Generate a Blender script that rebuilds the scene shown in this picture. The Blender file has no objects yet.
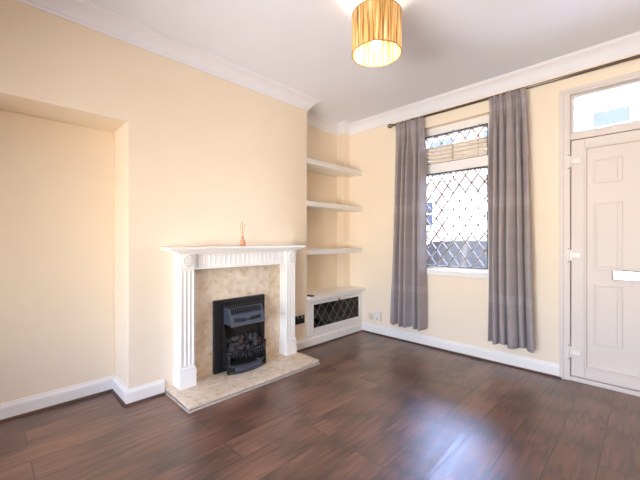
import bpy, bmesh, math, random
from mathutils import Vector, Matrix
random.seed(7)
scene = bpy.context.scene
COL = scene.collection
PI = math.pi

# ------------------------------------------------------------------ helpers
class MB:
    """collects shapes in one bmesh"""
    def __init__(self):
        self.bm = bmesh.new()
    def box(self, x0, x1, y0, y1, z0, z1):
        if x1 < x0: x0, x1 = x1, x0
        if y1 < y0: y0, y1 = y1, y0
        if z1 < z0: z0, z1 = z1, z0
        v = [self.bm.verts.new(p) for p in ((x0,y0,z0),(x1,y0,z0),(x1,y1,z0),(x0,y1,z0),(x0,y0,z1),(x1,y0,z1),(x1,y1,z1),(x0,y1,z1))]
        for f in ((3,2,1,0),(4,5,6,7),(0,1,5,4),(1,2,6,5),(2,3,7,6),(3,0,4,7)):
            self.bm.faces.new([v[i] for i in f])
        return self
    def hexa(self, pts):
        """eight points: bottom four counter-clockwise, then top four"""
        v = [self.bm.verts.new(p) for p in pts]
        for f in ((3,2,1,0),(4,5,6,7),(0,1,5,4),(1,2,6,5),(2,3,7,6),(3,0,4,7)):
            self.bm.faces.new([v[i] for i in f])
        return self
    def tube(self, pts, r, n=10, cap=True):
        pts = [Vector(p) for p in pts]
        rs = r if isinstance(r, (list, tuple)) else [r]*len(pts)
        rings = []
        ref = None
        for i, p in enumerate(pts):
            t = (pts[min(i+1, len(pts)-1)] - pts[max(i-1, 0)]).normalized()
            if ref is None:
                ref = Vector((0,0,1)) if abs(t.z) < .9 else Vector((1,0,0))
            u = t.cross(ref).normalized(); w = u.cross(t).normalized()
            ref = w
            rings.append([self.bm.verts.new(p + rs[i]*(math.cos(2*PI*k/n)*u + math.sin(2*PI*k/n)*w)) for k in range(n)])
        for a, b in zip(rings, rings[1:]):
            for k in range(n):
                self.bm.faces.new((a[k], a[(k+1)%n], b[(k+1)%n], b[k]))
        if cap:
            self.bm.faces.new(rings[0][::-1]); self.bm.faces.new(rings[-1])
        return self
    def bar(self, a, b, w, t, nrm):
        """flat rectangular bar from a to b, width w in plane, thickness t along nrm"""
        a, b, nrm = Vector(a), Vector(b), Vector(nrm).normalized()
        d = (b-a).normalized(); s = d.cross(nrm).normalized()
        o = [s*w/2 - nrm*t/2, s*w/2 + nrm*t/2, -s*w/2 + nrm*t/2, -s*w/2 - nrm*t/2]
        return self.hexa([a+q for q in o] + [b+q for q in o])
    def lathe(self, prof, c=(0,0,0), n=24, axis='Z', cap=False):
        rings = []
        for r, h in prof:
            ring = []
            for k in range(n):
                a = 2*PI*k/n
                p = {'Z': (r*math.cos(a), r*math.sin(a), h), 'X': (h, r*math.cos(a), r*math.sin(a)), 'Y': (r*math.sin(a), h, r*math.cos(a))}[axis]
                ring.append(self.bm.verts.new((c[0]+p[0], c[1]+p[1], c[2]+p[2])))
            rings.append(ring)
        for a, b in zip(rings, rings[1:]):
            for k in range(n):
                self.bm.faces.new((a[k], a[(k+1)%n], b[(k+1)%n], b[k]))
        if cap:
            self.bm.faces.new(rings[0][::-1]); self.bm.faces.new(rings[-1])
        return self
    def prism(self, pts, d):
        """polygon (3D points) extruded by vector d"""
        d = Vector(d)
        a = [self.bm.verts.new(p) for p in pts]; b = [self.bm.verts.new(Vector(p)+d) for p in pts]
        n = len(a)
        self.bm.faces.new(a[::-1]); self.bm.faces.new(b)
        for i in range(n):
            self.bm.faces.new((a[i], a[(i+1)%n], b[(i+1)%n], b[i]))
        return self
    def sweep(self, path, prof):
        """moulding: path of XY points, interior on the right of travel; prof = (offset, z) points"""
        P = [Vector(p) for p in path]
        secs = []
        for i, p in enumerate(P):
            ns = []
            if i > 0:
                d = (P[i]-P[i-1]).normalized(); ns.append(Vector((d.y, -d.x)))
            if i < len(P)-1:
                d = (P[i+1]-P[i]).normalized(); ns.append(Vector((d.y, -d.x)))
            if len(ns) == 2:
                m = (ns[0]+ns[1]).normalized(); m = m / max(.2, m.dot(ns[0]))
            else:
                m = ns[0]
            secs.append([self.bm.verts.new((p.x+m.x*o, p.y+m.y*o, z)) for o, z in prof])
        n = len(prof)
        for a, b in zip(secs, secs[1:]):
            for k in range(n):
                self.bm.faces.new((a[k], a[(k+1)%n], b[(k+1)%n], b[k]))
        self.bm.faces.new(secs[0][::-1]); self.bm.faces.new(secs[-1])
        return self
    def blob(self, c, r, seed=0, sx=1, sy=1, sz=1, sub=2, rough=.25):
        rnd = random.Random(seed)
        ret = bmesh.ops.create_icosphere(self.bm, subdivisions=sub, radius=1)
        R = Matrix.Rotation(rnd.uniform(0, 6), 3, Vector((rnd.uniform(-1,1), rnd.uniform(-1,1), .3)).normalized())
        for v in ret['verts']:
            k = 1 + rnd.uniform(-rough, rough)
            q = R @ Vector((v.co.x*sx*k, v.co.y*sy*k, v.co.z*sz*k))
            v.co = Vector(c) + q*r
        return self
    def build(self, name, mat, parent=None, bevel=0, smooth=False, seg=2, recalc=True):
        if recalc:
            bmesh.ops.recalc_face_normals(self.bm, faces=self.bm.faces)
        me = bpy.data.meshes.new(name)
        self.bm.to_mesh(me); self.bm.free()
        o = bpy.data.objects.new(name, me); COL.objects.link(o)
        if mat: me.materials.append(mat)
        if parent:
            o.parent = parent
            o.matrix_parent_inverse = Matrix.Translation(-parent.location)
        if bevel:
            b = o.modifiers.new('bevel', 'BEVEL'); b.width = bevel; b.segments = seg
            b.limit_method = 'ANGLE'; b.angle_limit = math.radians(40); b.harden_normals = False
        if smooth:
            for p in me.polygons: p.use_smooth = True
        return o

def tag(o, label, cat=None, group=None, kind=None):
    o['label'] = label
    if cat: o['category'] = cat
    if group: o['group'] = group
    if kind: o['kind'] = kind
    return o
def thing(name, loc, label, cat=None, group=None, kind=None):
    o = bpy.data.objects.new(name, None); COL.objects.link(o)
    o.empty_display_size = .1; o.location = loc
    return tag(o, label, cat, group, kind)

# ------------------------------------------------------------------ materials
def srgb(r, g, b):
    def f(c):
        c /= 255
        return c/12.92 if c <= .04045 else ((c+.055)/1.055)**2.4
    return (f(r), f(g), f(b), 1)
def mat(name, col, rough=.5, metal=0, spec=.5, noise=0, nscale=30, bump=0, bscale=200, coat=0):
    m = bpy.data.materials.new(name); m.use_nodes = True
    nt = m.node_tree; b = nt.nodes['Principled BSDF']
    b.inputs['Base Color'].default_value = col
    b.inputs['Roughness'].default_value = rough
    b.inputs['Metallic'].default_value = metal
    b.inputs['Specular IOR Level'].default_value = spec
    b.inputs['Coat Weight'].default_value = coat
    tc = nt.nodes.new('ShaderNodeTexCoord')
    if noise:
        n = nt.nodes.new('ShaderNodeTexNoise'); n.inputs['Scale'].default_value = nscale; n.inputs['Detail'].default_value = 4
        nt.links.new(tc.outputs['Object'], n.inputs['Vector'])
        mx = nt.nodes.new('ShaderNodeMix'); mx.data_type = 'RGBA'; mx.blend_type = 'MULTIPLY'
        mx.inputs['Factor'].default_value = 1
        cr = nt.nodes.new('ShaderNodeValToRGB')
        cr.color_ramp.elements[0].position = .3; cr.color_ramp.elements[1].position = .7
        cr.color_ramp.elements[0].color = (1-noise, 1-noise, 1-noise, 1); cr.color_ramp.elements[1].color = (1,1,1,1)
        nt.links.new(n.outputs['Fac'], cr.inputs['Fac'])
        mx.inputs['A'].default_value = col
        nt.links.new(cr.outputs['Color'], mx.inputs['B'])
        nt.links.new(mx.outputs['Result'], b.inputs['Base Color'])
    if bump:
        n2 = nt.nodes.new('ShaderNodeTexNoise'); n2.inputs['Scale'].default_value = bscale; n2.inputs['Detail'].default_value = 3
        nt.links.new(tc.outputs['Object'], n2.inputs['Vector'])
        bp = nt.nodes.new('ShaderNodeBump'); bp.inputs['Strength'].default_value = bump; bp.inputs['Distance'].default_value = .002
        nt.links.new(n2.outputs['Fac'], bp.inputs['Height'])
        nt.links.new(bp.outputs['Normal'], b.inputs['Normal'])
    return m
def emis(name, col, s):
    m = bpy.data.materials.new(name); m.use_nodes = True
    nt = m.node_tree; nt.nodes.clear()
    e = nt.nodes.new('ShaderNodeEmission'); e.inputs['Color'].default_value = col; e.inputs['Strength'].default_value = s
    o = nt.nodes.new('ShaderNodeOutputMaterial'); nt.links.new(e.outputs[0], o.inputs['Surface'])
    return m
def glass_mat(name, tint=(1,1,1,1), refl=1.0, ior=1.45, rough=0.0):
    m = bpy.data.materials.new(name); m.use_nodes = True
    nt = m.node_tree; nt.nodes.clear()
    t = nt.nodes.new('ShaderNodeBsdfTransparent'); t.inputs['Color'].default_value = tint
    g = nt.nodes.new('ShaderNodeBsdfGlossy'); g.inputs['Roughness'].default_value = rough
    f = nt.nodes.new('ShaderNodeFresnel'); f.inputs['IOR'].default_value = ior
    mx = nt.nodes.new('ShaderNodeMixShader')
    o = nt.nodes.new('ShaderNodeOutputMaterial')
    nt.links.new(f.outputs[0], mx.inputs[0]); nt.links.new(t.outputs[0], mx.inputs[1]); nt.links.new(g.outputs[0], mx.inputs[2])
    nt.links.new(mx.outputs[0], o.inputs['Surface'])
    return m

M = {}
M['wall'] = mat('cream_paint', srgb(246, 232, 210), .75, noise=.025, nscale=3, bump=.08, bscale=90, spec=.3)
M['ceiling'] = mat('ceiling_paint', srgb(241, 245, 255), .85, noise=.02, nscale=2, bump=.05, bscale=60, spec=.2)
M['white'] = mat('white_gloss', srgb(243, 241, 237), .35, noise=.02, nscale=6, bump=.03, bscale=40)
M['upvc'] = mat('upvc_white', srgb(226, 218, 211), .5, spec=.3, noise=.012, nscale=5)
M['frame'] = mat('window_paint', srgb(246, 245, 243), .35, noise=.012, nscale=5)
M['cornice'] = mat('cornice_paint', srgb(243, 244, 250), .7, noise=.02, nscale=5, spec=.3)
M['black'] = mat('black_iron', (.012,.012,.013,1), .38, noise=.3, nscale=25, bump=.1, bscale=120)
M['black_gloss'] = mat('black_gloss', (.008,.009,.01,1), .15, noise=.1, nscale=12)
M['steel'] = mat('brushed_chrome', (.75,.75,.74,1), .22, metal=1, noise=.08, nscale=60)
M['pewter'] = mat('pewter', (.22,.19,.17,1), .28, metal=1, noise=.15, nscale=40)
M['lead'] = mat('lead_strip', (.42,.39,.36,1), .5, metal=.35, noise=.15, nscale=50)
M['brass'] = mat('aged_brass', (.35,.25,.13,1), .35, metal=.8, noise=.2, nscale=50)
M['plastic'] = mat('white_plastic', srgb(236, 233, 225), .35, noise=.02, nscale=20)
M['glass'] = glass_mat('window_glass')
M['scotia'] = mat('dark_scotia', (.12,.06,.042,1), .5, noise=.4, nscale=20)
M['dark'] = mat('dark_interior', (.02,.019,.018,1), .8, noise=.3, nscale=9)

def floor_mat():
    m = bpy.data.materials.new('laminate_planks'); m.use_nodes = True
    nt = m.node_tree; N = nt.nodes; Lk = nt.links; b = N['Principled BSDF']
    tc = N.new('ShaderNodeTexCoord'); sp = N.new('ShaderNodeSeparateXYZ'); Lk.new(tc.outputs['Object'], sp.inputs[0])
    cb = N.new('ShaderNodeCombineXYZ'); 
    ax = N.new('ShaderNodeMath'); ax.operation = 'ADD'; ax.inputs[1].default_value = .577 + .196*40
    Lk.new(sp.outputs['X'], ax.inputs[0])
    ay = N.new('ShaderNodeMath'); ay.operation = 'ADD'; ay.inputs[1].default_value = 20.3
    Lk.new(sp.outputs['Y'], ay.inputs[0])
    Lk.new(ay.outputs[0], cb.inputs['X']); Lk.new(ax.outputs[0], cb.inputs['Y'])
    br = N.new('ShaderNodeTexBrick'); br.offset = .37; br.offset_frequency = 2; br.squash = 1
    br.inputs['Scale'].default_value = 1; br.inputs['Brick Width'].default_value = 1.28; br.inputs['Row Height'].default_value = .196
    br.inputs['Mortar Size'].default_value = .0026; br.inputs['Mortar Smooth'].default_value = .2; br.inputs['Bias'].default_value = 0
    br.inputs['Color1'].default_value = (0,0,0,1); br.inputs['Color2'].default_value = (1,1,1,1); br.inputs['Mortar'].default_value = (.5,.5,.5,1)
    Lk.new(cb.outputs[0], br.inputs['Vector'])
    # per plank shift of the grain
    sh = N.new('ShaderNodeVectorMath'); sh.operation = 'MULTIPLY_ADD'
    sh.inputs[1].default_value = (13.7, 7.1, 3.3)
    Lk.new(br.outputs['Color'], sh.inputs[0]); Lk.new(tc.outputs['Object'], sh.inputs[2])
    def noise(scale, vec_scale, detail=5, dist=0):
        mp = N.new('ShaderNodeMapping'); mp.inputs['Scale'].default_value = vec_scale
        Lk.new(sh.outputs[0], mp.inputs['Vector'])
        n = N.new('ShaderNodeTexNoise'); n.inputs['Scale'].default_value = scale; n.inputs['Detail'].default_value = detail
        n.inputs['Distortion'].default_value = dist
        Lk.new(mp.outputs[0], n.inputs['Vector'])
        return n
    fine = noise(1, (44, 2.2, 1), 7, .8)
    broad = noise(1, (8, 1.1, 1), 4, 1.2)
    blot = noise(1, (4.2, 1.9, 1), 3, .4)
    # cathedral figure
    mp = N.new('ShaderNodeMapping'); mp.inputs['Scale'].default_value = (1, .09, 1)
    Lk.new(sh.outputs[0], mp.inputs['Vector'])
    wv = N.new('ShaderNodeTexWave'); wv.wave_type = 'RINGS'; wv.inputs['Scale'].default_value = 26; wv.inputs['Distortion'].default_value = 4
    wv.inputs['Detail'].default_value = 3; wv.inputs['Detail Scale'].default_value = 1.5
    Lk.new(mp.outputs[0], wv.inputs['Vector'])
    def mixf(a, bb, f):
        x = N.new('ShaderNodeMix'); x.inputs['Factor'].default_value = f
        Lk.new(a, x.inputs['A']); Lk.new(bb, x.inputs['B']); return x.outputs['Result']
    v = mixf(fine.outputs['Fac'], broad.outputs['Fac'], .36)
    v = mixf(v, wv.outputs['Fac'], .13)
    bw = N.new('ShaderNodeSeparateColor'); Lk.new(br.outputs['Color'], bw.inputs[0])
    v = mixf(v, bw.outputs[0], .18)
    v = mixf(v, blot.outputs['Fac'], .28)
    cr = N.new('ShaderNodeValToRGB'); e = cr.color_ramp.elements
    e[0].position = .30; e[0].color = FLOOR[0]
    e[1].position = .70; e[1].color = FLOOR[2]
    e2 = cr.color_ramp.elements.new(.5); e2.color = FLOOR[1]
    Lk.new(v, cr.inputs['Fac'])
    # dark pores, cathedral lines and the narrow strips printed on each plank
    por = noise(1, (52, 2.0, 1), 3, .9)
    pr = N.new('ShaderNodeMapRange'); pr.inputs['From Min'].default_value = .50; pr.inputs['From Max'].default_value = .66; pr.inputs['To Min'].default_value = 1; pr.inputs['To Max'].default_value = .68
    Lk.new(por.outputs['Fac'], pr.inputs['Value'])
    wr = N.new('ShaderNodeMapRange'); wr.inputs['From Min'].default_value = .0; wr.inputs['From Max'].default_value = .25; wr.inputs['To Min'].default_value = .72; wr.inputs['To Max'].default_value = 1
    Lk.new(wv.outputs['Fac'], wr.inputs['Value'])
    b2 = N.new('ShaderNodeTexBrick'); b2.offset = .43; b2.inputs['Scale'].default_value = 1; b2.inputs['Brick Width'].default_value = .47; b2.inputs['Row Height'].default_value = .0653
    b2.inputs['Mortar Size'].default_value = 0; b2.inputs['Color1'].default_value = (.84,.84,.84,1); b2.inputs['Color2'].default_value = (1.12,1.12,1.12,1)
    Lk.new(cb.outputs[0], b2.inputs['Vector'])
    m1 = N.new('ShaderNodeMath'); m1.operation = 'MULTIPLY'; Lk.new(pr.outputs[0], m1.inputs[0]); Lk.new(wr.outputs[0], m1.inputs[1])
    b2s = N.new('ShaderNodeSeparateColor'); Lk.new(b2.outputs['Color'], b2s.inputs[0])
    m2 = N.new('ShaderNodeMath'); m2.operation = 'MULTIPLY'; Lk.new(m1.outputs[0], m2.inputs[0]); Lk.new(b2s.outputs[0], m2.inputs[1])
    vm = N.new('ShaderNodeVectorMath'); vm.operation = 'SCALE'; Lk.new(cr.outputs['Color'], vm.inputs[0]); Lk.new(m2.outputs[0], vm.inputs['Scale'])
    mx = N.new('ShaderNodeMix'); mx.data_type = 'RGBA'; mx.inputs['B'].default_value = (.03,.016,.011,1)
    Lk.new(br.outputs['Fac'], mx.inputs['Factor']); Lk.new(vm.outputs[0], mx.inputs['A'])
    Lk.new(mx.outputs['Result'], b.inputs['Base Color'])
    rr = N.new('ShaderNodeMapRange'); rr.inputs['From Min'].default_value = .3; rr.inputs['From Max'].default_value = .7
    rr.inputs['To Min'].default_value = .30; rr.inputs['To Max'].default_value = .46
    Lk.new(fine.outputs['Fac'], rr.inputs['Value']); Lk.new(rr.outputs[0], b.inputs['Roughness'])
    bh = N.new('ShaderNodeMath'); bh.operation = 'MULTIPLY_ADD'; bh.inputs[1].default_value = -1.6
    Lk.new(br.outputs['Fac'], bh.inputs[0])
    w2 = mixf(fine.outputs['Fac'], wv.outputs['Fac'], .4); Lk.new(w2, bh.inputs[2])
    bp = N.new('ShaderNodeBump'); bp.inputs['Strength'].default_value = .22; bp.inputs['Distance'].default_value = .0016
    Lk.new(bh.outputs[0], bp.inputs['Height']); Lk.new(bp.outputs['Normal'], b.inputs['Normal'])
    b.inputs['Specular IOR Level'].default_value = .8; b.inputs['Coat Weight'].default_value = .5; b.inputs['Coat Roughness'].default_value = .34
    return m
FLOOR = [(.045,.018,.010,1), (.150,.063,.036,1), (.31,.150,.092,1)]
M['floor'] = floor_mat()

def marble_mat():
    m = bpy.data.materials.new('beige_marble'); m.use_nodes = True
    nt = m.node_tree; N = nt.nodes; Lk = nt.links; b = N['Principled BSDF']
    tc = N.new('ShaderNodeTexCoord')
    n1 = N.new('ShaderNodeTexNoise'); n1.inputs['Scale'].default_value = 9; n1.inputs['Detail'].default_value = 8; n1.inputs['Distortion'].default_value = 1.2
    n1.inputs['Roughness'].default_value = .65
    vo = N.new('ShaderNodeTexVoronoi'); vo.inputs['Scale'].default_value = 22; vo.feature = 'SMOOTH_F1'
    Lk.new(tc.outputs['Object'], n1.inputs['Vector'])
    wp = N.new('ShaderNodeVectorMath'); wp.operation = 'MULTIPLY_ADD'; wp.inputs[1].default_value = (.12,.12,.12)
    Lk.new(n1.outputs['Color'], wp.inputs[0]); Lk.new(tc.outputs['Object'], wp.inputs[2]); Lk.new(wp.outputs[0], vo.inputs['Vector'])
    x = N.new('ShaderNodeMix'); x.inputs['Factor'].default_value = .35
    Lk.new(n1.outputs['Fac'], x.inputs['A']); Lk.new(vo.outputs['Distance'], x.inputs['B'])
    cr = N.new('ShaderNodeValToRGB'); e = cr.color_ramp.elements
    e[0].position = .2; e[0].color = srgb(190, 160, 124); e[1].position = .72; e[1].color = srgb(238, 226, 208)
    e2 = e.new(.38); e2.color = srgb(219, 197, 167); e3 = e.new(.5); e3.color = srgb(228, 211, 187)
    Lk.new(x.outputs['Result'], cr.inputs['Fac']); Lk.new(cr.outputs['Color'], b.inputs['Base Color'])
    b.inputs['Roughness'].default_value = .22
    return m
M['marble'] = marble_mat()

def curtain_mat():
    m = bpy.data.materials.new('mauve_grey_sateen'); m.use_nodes = True
    nt = m.node_tree; N = nt.nodes; Lk = nt.links; b = N['Principled BSDF']; out = N['Material Output']
    tc = N.new('ShaderNodeTexCoord'); sp = N.new('ShaderNodeSeparateXYZ'); Lk.new(tc.outputs['Object'], sp.inputs[0])
    # woven tone-on-tone bands across the cloth
    cb = N.new('ShaderNodeCombineXYZ'); Lk.new(sp.outputs['Z'], cb.inputs['Z'])
    n = N.new('ShaderNodeTexNoise'); n.inputs['Scale'].default_value = 5.5; n.inputs['Detail'].default_value = 1
    Lk.new(cb.outputs[0], n.inputs['Vector'])
    cr = N.new('ShaderNodeValToRGB'); cr.color_ramp.interpolation = 'CONSTANT'
    e = cr.color_ramp.elements; e[0].position = 0; e[0].color = CURT[0]; e[1].position = .48; e[1].color = CURT[1]
    e2 = e.new(.58); e2.color = CURT[2]
    Lk.new(n.outputs['Fac'], cr.inputs['Fac'])
    wv = N.new('ShaderNodeTexNoise'); wv.inputs['Scale'].default_value = 1; wv.inputs['Detail'].default_value = 2
    mp = N.new('ShaderNodeMapping'); mp.inputs['Scale'].default_value = (220, 220, 14); Lk.new(tc.outputs['Object'], mp.inputs['Vector']); Lk.new(mp.outputs[0], wv.inputs['Vector'])
    mx = N.new('ShaderNodeMix'); mx.data_type = 'RGBA'; mx.blend_type = 'OVERLAY'; mx.inputs['Factor'].default_value = .25
    Lk.new(cr.outputs['Color'], mx.inputs['A']); Lk.new(wv.outputs['Color'], mx.inputs['B'])
    Lk.new(mx.outputs['Result'], b.inputs['Base Color'])
    b.inputs['Roughness'].default_value = .42; b.inputs['Specular IOR Level'].default_value = .4
    b.inputs['Sheen Weight'].default_value = .25
    tr = N.new('ShaderNodeBsdfTranslucent'); Lk.new(mx.outputs['Result'], tr.inputs['Color'])
    ms = N.new('ShaderNodeMixShader'); ms.inputs[0].default_value = .38
    Lk.new(b.outputs[0], ms.inputs[1]); Lk.new(tr.outputs[0], ms.inputs[2]); Lk.new(ms.outputs[0], out.inputs['Surface'])
    return m
CURT = [srgb(188, 179, 180), srgb(192, 183, 184), srgb(200, 192, 194)]
M['curtain'] = curtain_mat()

def raffia_mat():
    m = bpy.data.materials.new('golden_raffia'); m.use_nodes = True
    nt = m.node_tree; N = nt.nodes; Lk = nt.links; b = N['Principled BSDF']; out = N['Material Output']
    tc = N.new('ShaderNodeTexCoord')
    mp = N.new('ShaderNodeMapping'); mp.inputs['Scale'].default_value = (75, 75, 3.5); Lk.new(tc.outputs['Object'], mp.inputs['Vector'])
    n = N.new('ShaderNodeTexNoise'); n.inputs['Scale'].default_value = 1; n.inputs['Detail'].default_value = 4
    Lk.new(mp.outputs[0], n.inputs['Vector'])
    cr = N.new('ShaderNodeValToRGB'); e = cr.color_ramp.elements
    e[0].position = .36; e[0].color = srgb(150, 100, 44); e[1].position = .66; e[1].color = srgb(250, 236, 206)
    e2 = e.new(.5); e2.color = srgb(226, 192, 122)
    Lk.new(n.outputs['Fac'], cr.inputs['Fac']); Lk.new(cr.outputs['Color'], b.inputs['Base Color'])
    b.inputs['Roughness'].default_value = .6
    tr = N.new('ShaderNodeBsdfTranslucent'); Lk.new(cr.outputs['Color'], tr.inputs['Color'])
    ms = N.new('ShaderNodeMixShader'); ms.inputs[0].default_value = .30
    Lk.new(b.outputs[0], ms.inputs[1]); Lk.new(tr.outputs[0], ms.inputs[2]); Lk.new(ms.outputs[0], out.inputs['Surface'])
    return m
M['raffia'] = raffia_mat()

def brick_mat(name, c1, c2, mortar):
    m = bpy.data.materials.new(name); m.use_nodes = True
    nt = m.node_tree; N = nt.nodes; Lk = nt.links; b = N['Principled BSDF']
    tc = N.new('ShaderNodeTexCoord'); sp = N.new('ShaderNodeSeparateXYZ'); Lk.new(tc.outputs['Object'], sp.inputs[0])
    cb = N.new('ShaderNodeCombineXYZ'); Lk.new(sp.outputs['X'], cb.inputs['X']); Lk.new(sp.outputs['Z'], cb.inputs['Y'])
    br = N.new('ShaderNodeTexBrick'); br.inputs['Scale'].default_value = 1; br.inputs['Brick Width'].default_value = .225; br.inputs['Row Height'].default_value = .075
    br.inputs['Mortar Size'].default_value = .008
    br.inputs['Color1'].default_value = c1; br.inputs['Color2'].default_value = c2; br.inputs['Mortar'].default_value = mortar
    Lk.new(cb.outputs[0], br.inputs['Vector']); Lk.new(br.outputs['Color'], b.inputs['Base Color'])
    b.inputs['Roughness'].default_value = .9
    return m

# ------------------------------------------------------------------ dimensions (metres; camera above the origin)
XB, XA, XR = -2.65, -3.0, -2.98        # chimney breast face, left recess back, right alcove back
YW = 3.47                              # window wall
CZ = 2.70                              # ceiling
RX, RY = 1.15, -1.7                    # unseen side and rear of the room
WX0, WX1, WZ0, WZ1 = -1.89, -1.075, .82, 2.43   # window opening
DX0, DX1, DZ1 = -.52, .44, 2.43        # door opening

# ------------------------------------------------------------------ shell
m = MB(); m.box(-3.4, RX+.3, RY-.3, YW, -.1, 0)
tag(m.build('floor', M['floor']), 'dark brown laminate plank floor running towards the window wall', 'floor', kind='structure')
m = MB(); m.box(-3.4, RX+.3, RY-.3, YW+.25, CZ, CZ+.15)
tag(m.build('ceiling', M['ceiling']), 'plain off white ceiling', 'ceiling', kind='structure')
m = MB()
m.prism([(XB,RY,CZ),(XB,RY,2.03),(XB,.73,2.03),(XB,.73,0),(XB,2.485,0),(XB,2.485,CZ)], (-.75,0,0))   # breast and head over the recess
m.box(XA, -3.4, RY, .73, 0, 2.03)                  # recess back
m.box(XR, -3.4, 2.485, YW, 0, CZ)                  # alcove back
m.box(-2.86, XR-.01, 3.34, YW, 0, CZ)              # boxed corner
tag(m.build('wall_left', M['wall'], bevel=.004), 'cream wall with chimney breast, wide recess at left and shelved alcove', 'wall', kind='structure')
m = MB(); y1 = YW+.25
m.box(-3.4, WX0, YW, y1, -.2, CZ); m.box(WX1, DX0, YW, y1, -.2, CZ); m.box(DX1, RX+.3, YW, y1, -.2, CZ)
m.box(WX0, WX1, YW, y1, -.2, WZ0); m.box(WX0, WX1, YW, y1, WZ1, CZ); m.box(DX0, DX1, YW, y1, DZ1, CZ); m.box(DX0, DX1, YW, y1, -.2, -.002)
tag(m.build('wall_front', M['wall']), 'cream wall holding the leaded window and the white front door', 'wall', kind='structure')
BX0, BX1, BZ0, BZ1 = -1.80, .50, .30, 1.42          # unseen rear window, added to bring in more daylight
m = MB(); m.box(RX, RX+.25, RY, YW, 0, CZ)
tag(m.build('wall_right', M['wall']), 'plain cream wall on the handle side of the front door', 'wall', kind='structure')
m = MB()
m.box(-3.4, BX0, RY-.25, RY, 0, CZ); m.box(BX1, RX+.25, RY-.25, RY, 0, CZ); m.box(BX0, BX1, RY-.25, RY, 0, BZ0); m.box(BX0, BX1, RY-.25, RY, BZ1, CZ)
tag(m.build('wall_back', M['wall']), 'cream rear wall with a wide window opening added for fill daylight', 'wall', kind='structure')

# mouldings
SK = [(0,.0),(.018,.0),(.018,.085),(.014,.096),(.008,.104),(.006,.115),(0,.115)]
SC = [(.0,0),(.034,0),(.034,.004),(.028,.012),(.018,.016),(.0,.016)]
def base(name, path, label):
    mm = MB(); mm.sweep(path, SK)
    o = tag(mm.build(name, M['white']), label, 'skirting board', kind='structure')
    mm = MB(); mm.sweep(path, [(a+.0185 if i in (0,5) else a, z+.0005) for i, (a, z) in enumerate(SC)])
    mm.build('scotia', M['scotia'], o)
base('baseboard_left', [(XA, RY), (XA, .73), (XB, .73), (XB, .977)], 'white skirting board around the left recess up to the hearth')
base('baseboard_alcove', [(XB, 2.248), (XB, YW-.02)], 'white skirting board from the hearth along under the cupboard')
base('baseboard_front', [(XB, YW), (DX0-.002, YW)], 'white skirting board under the window and curtains')
CP = [(0,2.59),(.010,2.59),(.012,2.602),(.022,2.612),(.034,2.630),(.050,2.650),(.070,2.667),(.090,2.678),(.100,2.684),(.102,2.692),(.112,2.6935),(.113,2.6995),(0,2.6995)]
m = MB(); m.sweep([(XB, RY), (XB, 2.485), (XR, 2.485), (XR, 3.34), (-2.86, 3.34), (-2.86, YW), (RX, YW)], CP)
tag(m.build('trim_1', M['cornice']), 'white moulded cornice along the chimney breast, alcove and window wall', 'cornice', kind='structure')

# ------------------------------------------------------------------ front window
GY = YW+.10
def lattice(mm, x0, x1, z0, z1, w, h, ox, oz, bw, bt, plane):
    """diamond leading clipped to a rectangle; plane(u, v) -> 3D, with its normal"""
    fn, nrm = plane
    sl = h / w
    def clip(c, s):
        # v = s*u + c
        pts = []
        for u in (x0, x1):
            v = s*u + c
            if z0 <= v <= z1: pts.append((u, v))
        for v in (z0, z1):
            u = (v-c)/s
            if x0 < u < x1: pts.append((u, v))
        pts.sort()
        return (pts[0], pts[-1]) if len(pts) >= 2 and (Vector(pts[0])-Vector(pts[-1])).length > .01 else None
    for s in (sl, -sl):
        c0 = oz - s*ox
        for k in range(-60, 61):
            r = clip(c0 + k*h, s)
            if r: mm.bar(fn(*r[0]), fn(*r[1]), bw, bt, nrm)
win = thing('window_1', (-1.4825, GY, WZ0), 'white framed leaded window between the two grey curtains', 'window', kind='structure')
m = MB(); fy0, fy1 = GY-.03, GY+.04
fx0, fx1 = WX0, WX1; g0, g1 = WX0+.055, WX1-.062
m.box(fx0, g0, fy0, fy1, .845, WZ1); m.box(g1, fx1, fy0, fy1, .845, WZ1)
m.box(g0, g1, fy0, fy1, .845, .885); m.box(g0, g1, fy0, fy1, 2.352, WZ1); m.box(g0, g1, fy0, fy1, 1.925, 2.03)
m.build('window_frame', M['frame'], win, bevel=.006)
m = MB()
for za, zb in ((.885, 1.925), (2.03, 2.352)):
    m.box(g0, g0+.012, fy0+.012, fy1, za, zb); m.box(g1-.012, g1, fy0+.012, fy1, za, zb)
    m.box(g0+.012, g1-.012, fy0+.012, fy1, za, za+.01); m.box(g0+.012, g1-.012, fy0+.012, fy1, zb-.01, zb)
gk = mat('dark_gasket', (.09,.085,.08,1), .6, noise=.1)
m.build('glazing_bead', gk, win)
for za, zb, oz in ((.895, 1.915, .895), (2.04, 2.342, 2.342)):
    m = MB(); m.box(g0+.012, g1-.012, GY+.002, GY+.008, za, zb)
    p = m.build('pane', M['glass'], win)
    m = MB(); lattice(m, g0+.012, g1-.012, za, zb, .128, .176, -1.69, oz, .013, .012, ((lambda u, v: (u, GY+.005, v)), (0,1,0)))
    m.build('leading', M['lead'], p)
m = MB(); m.box(WX0-.001, WX1+.001, YW-.03, GY-.03, .82, .845); m.box(WX0-.001, WX1+.001, YW-.028, YW-.0005, .80, .822)
m.build('sill', M['frame'], win, bevel=.008)
m = MB()
for z in (1.20, 1.50, 1.62):
    m = MB(); m.box(g1+.02, g1+.045, fy0-.012, fy0, z, z+.05)
    m.build('restrictor', M['plastic'], win, bevel=.003)

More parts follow.
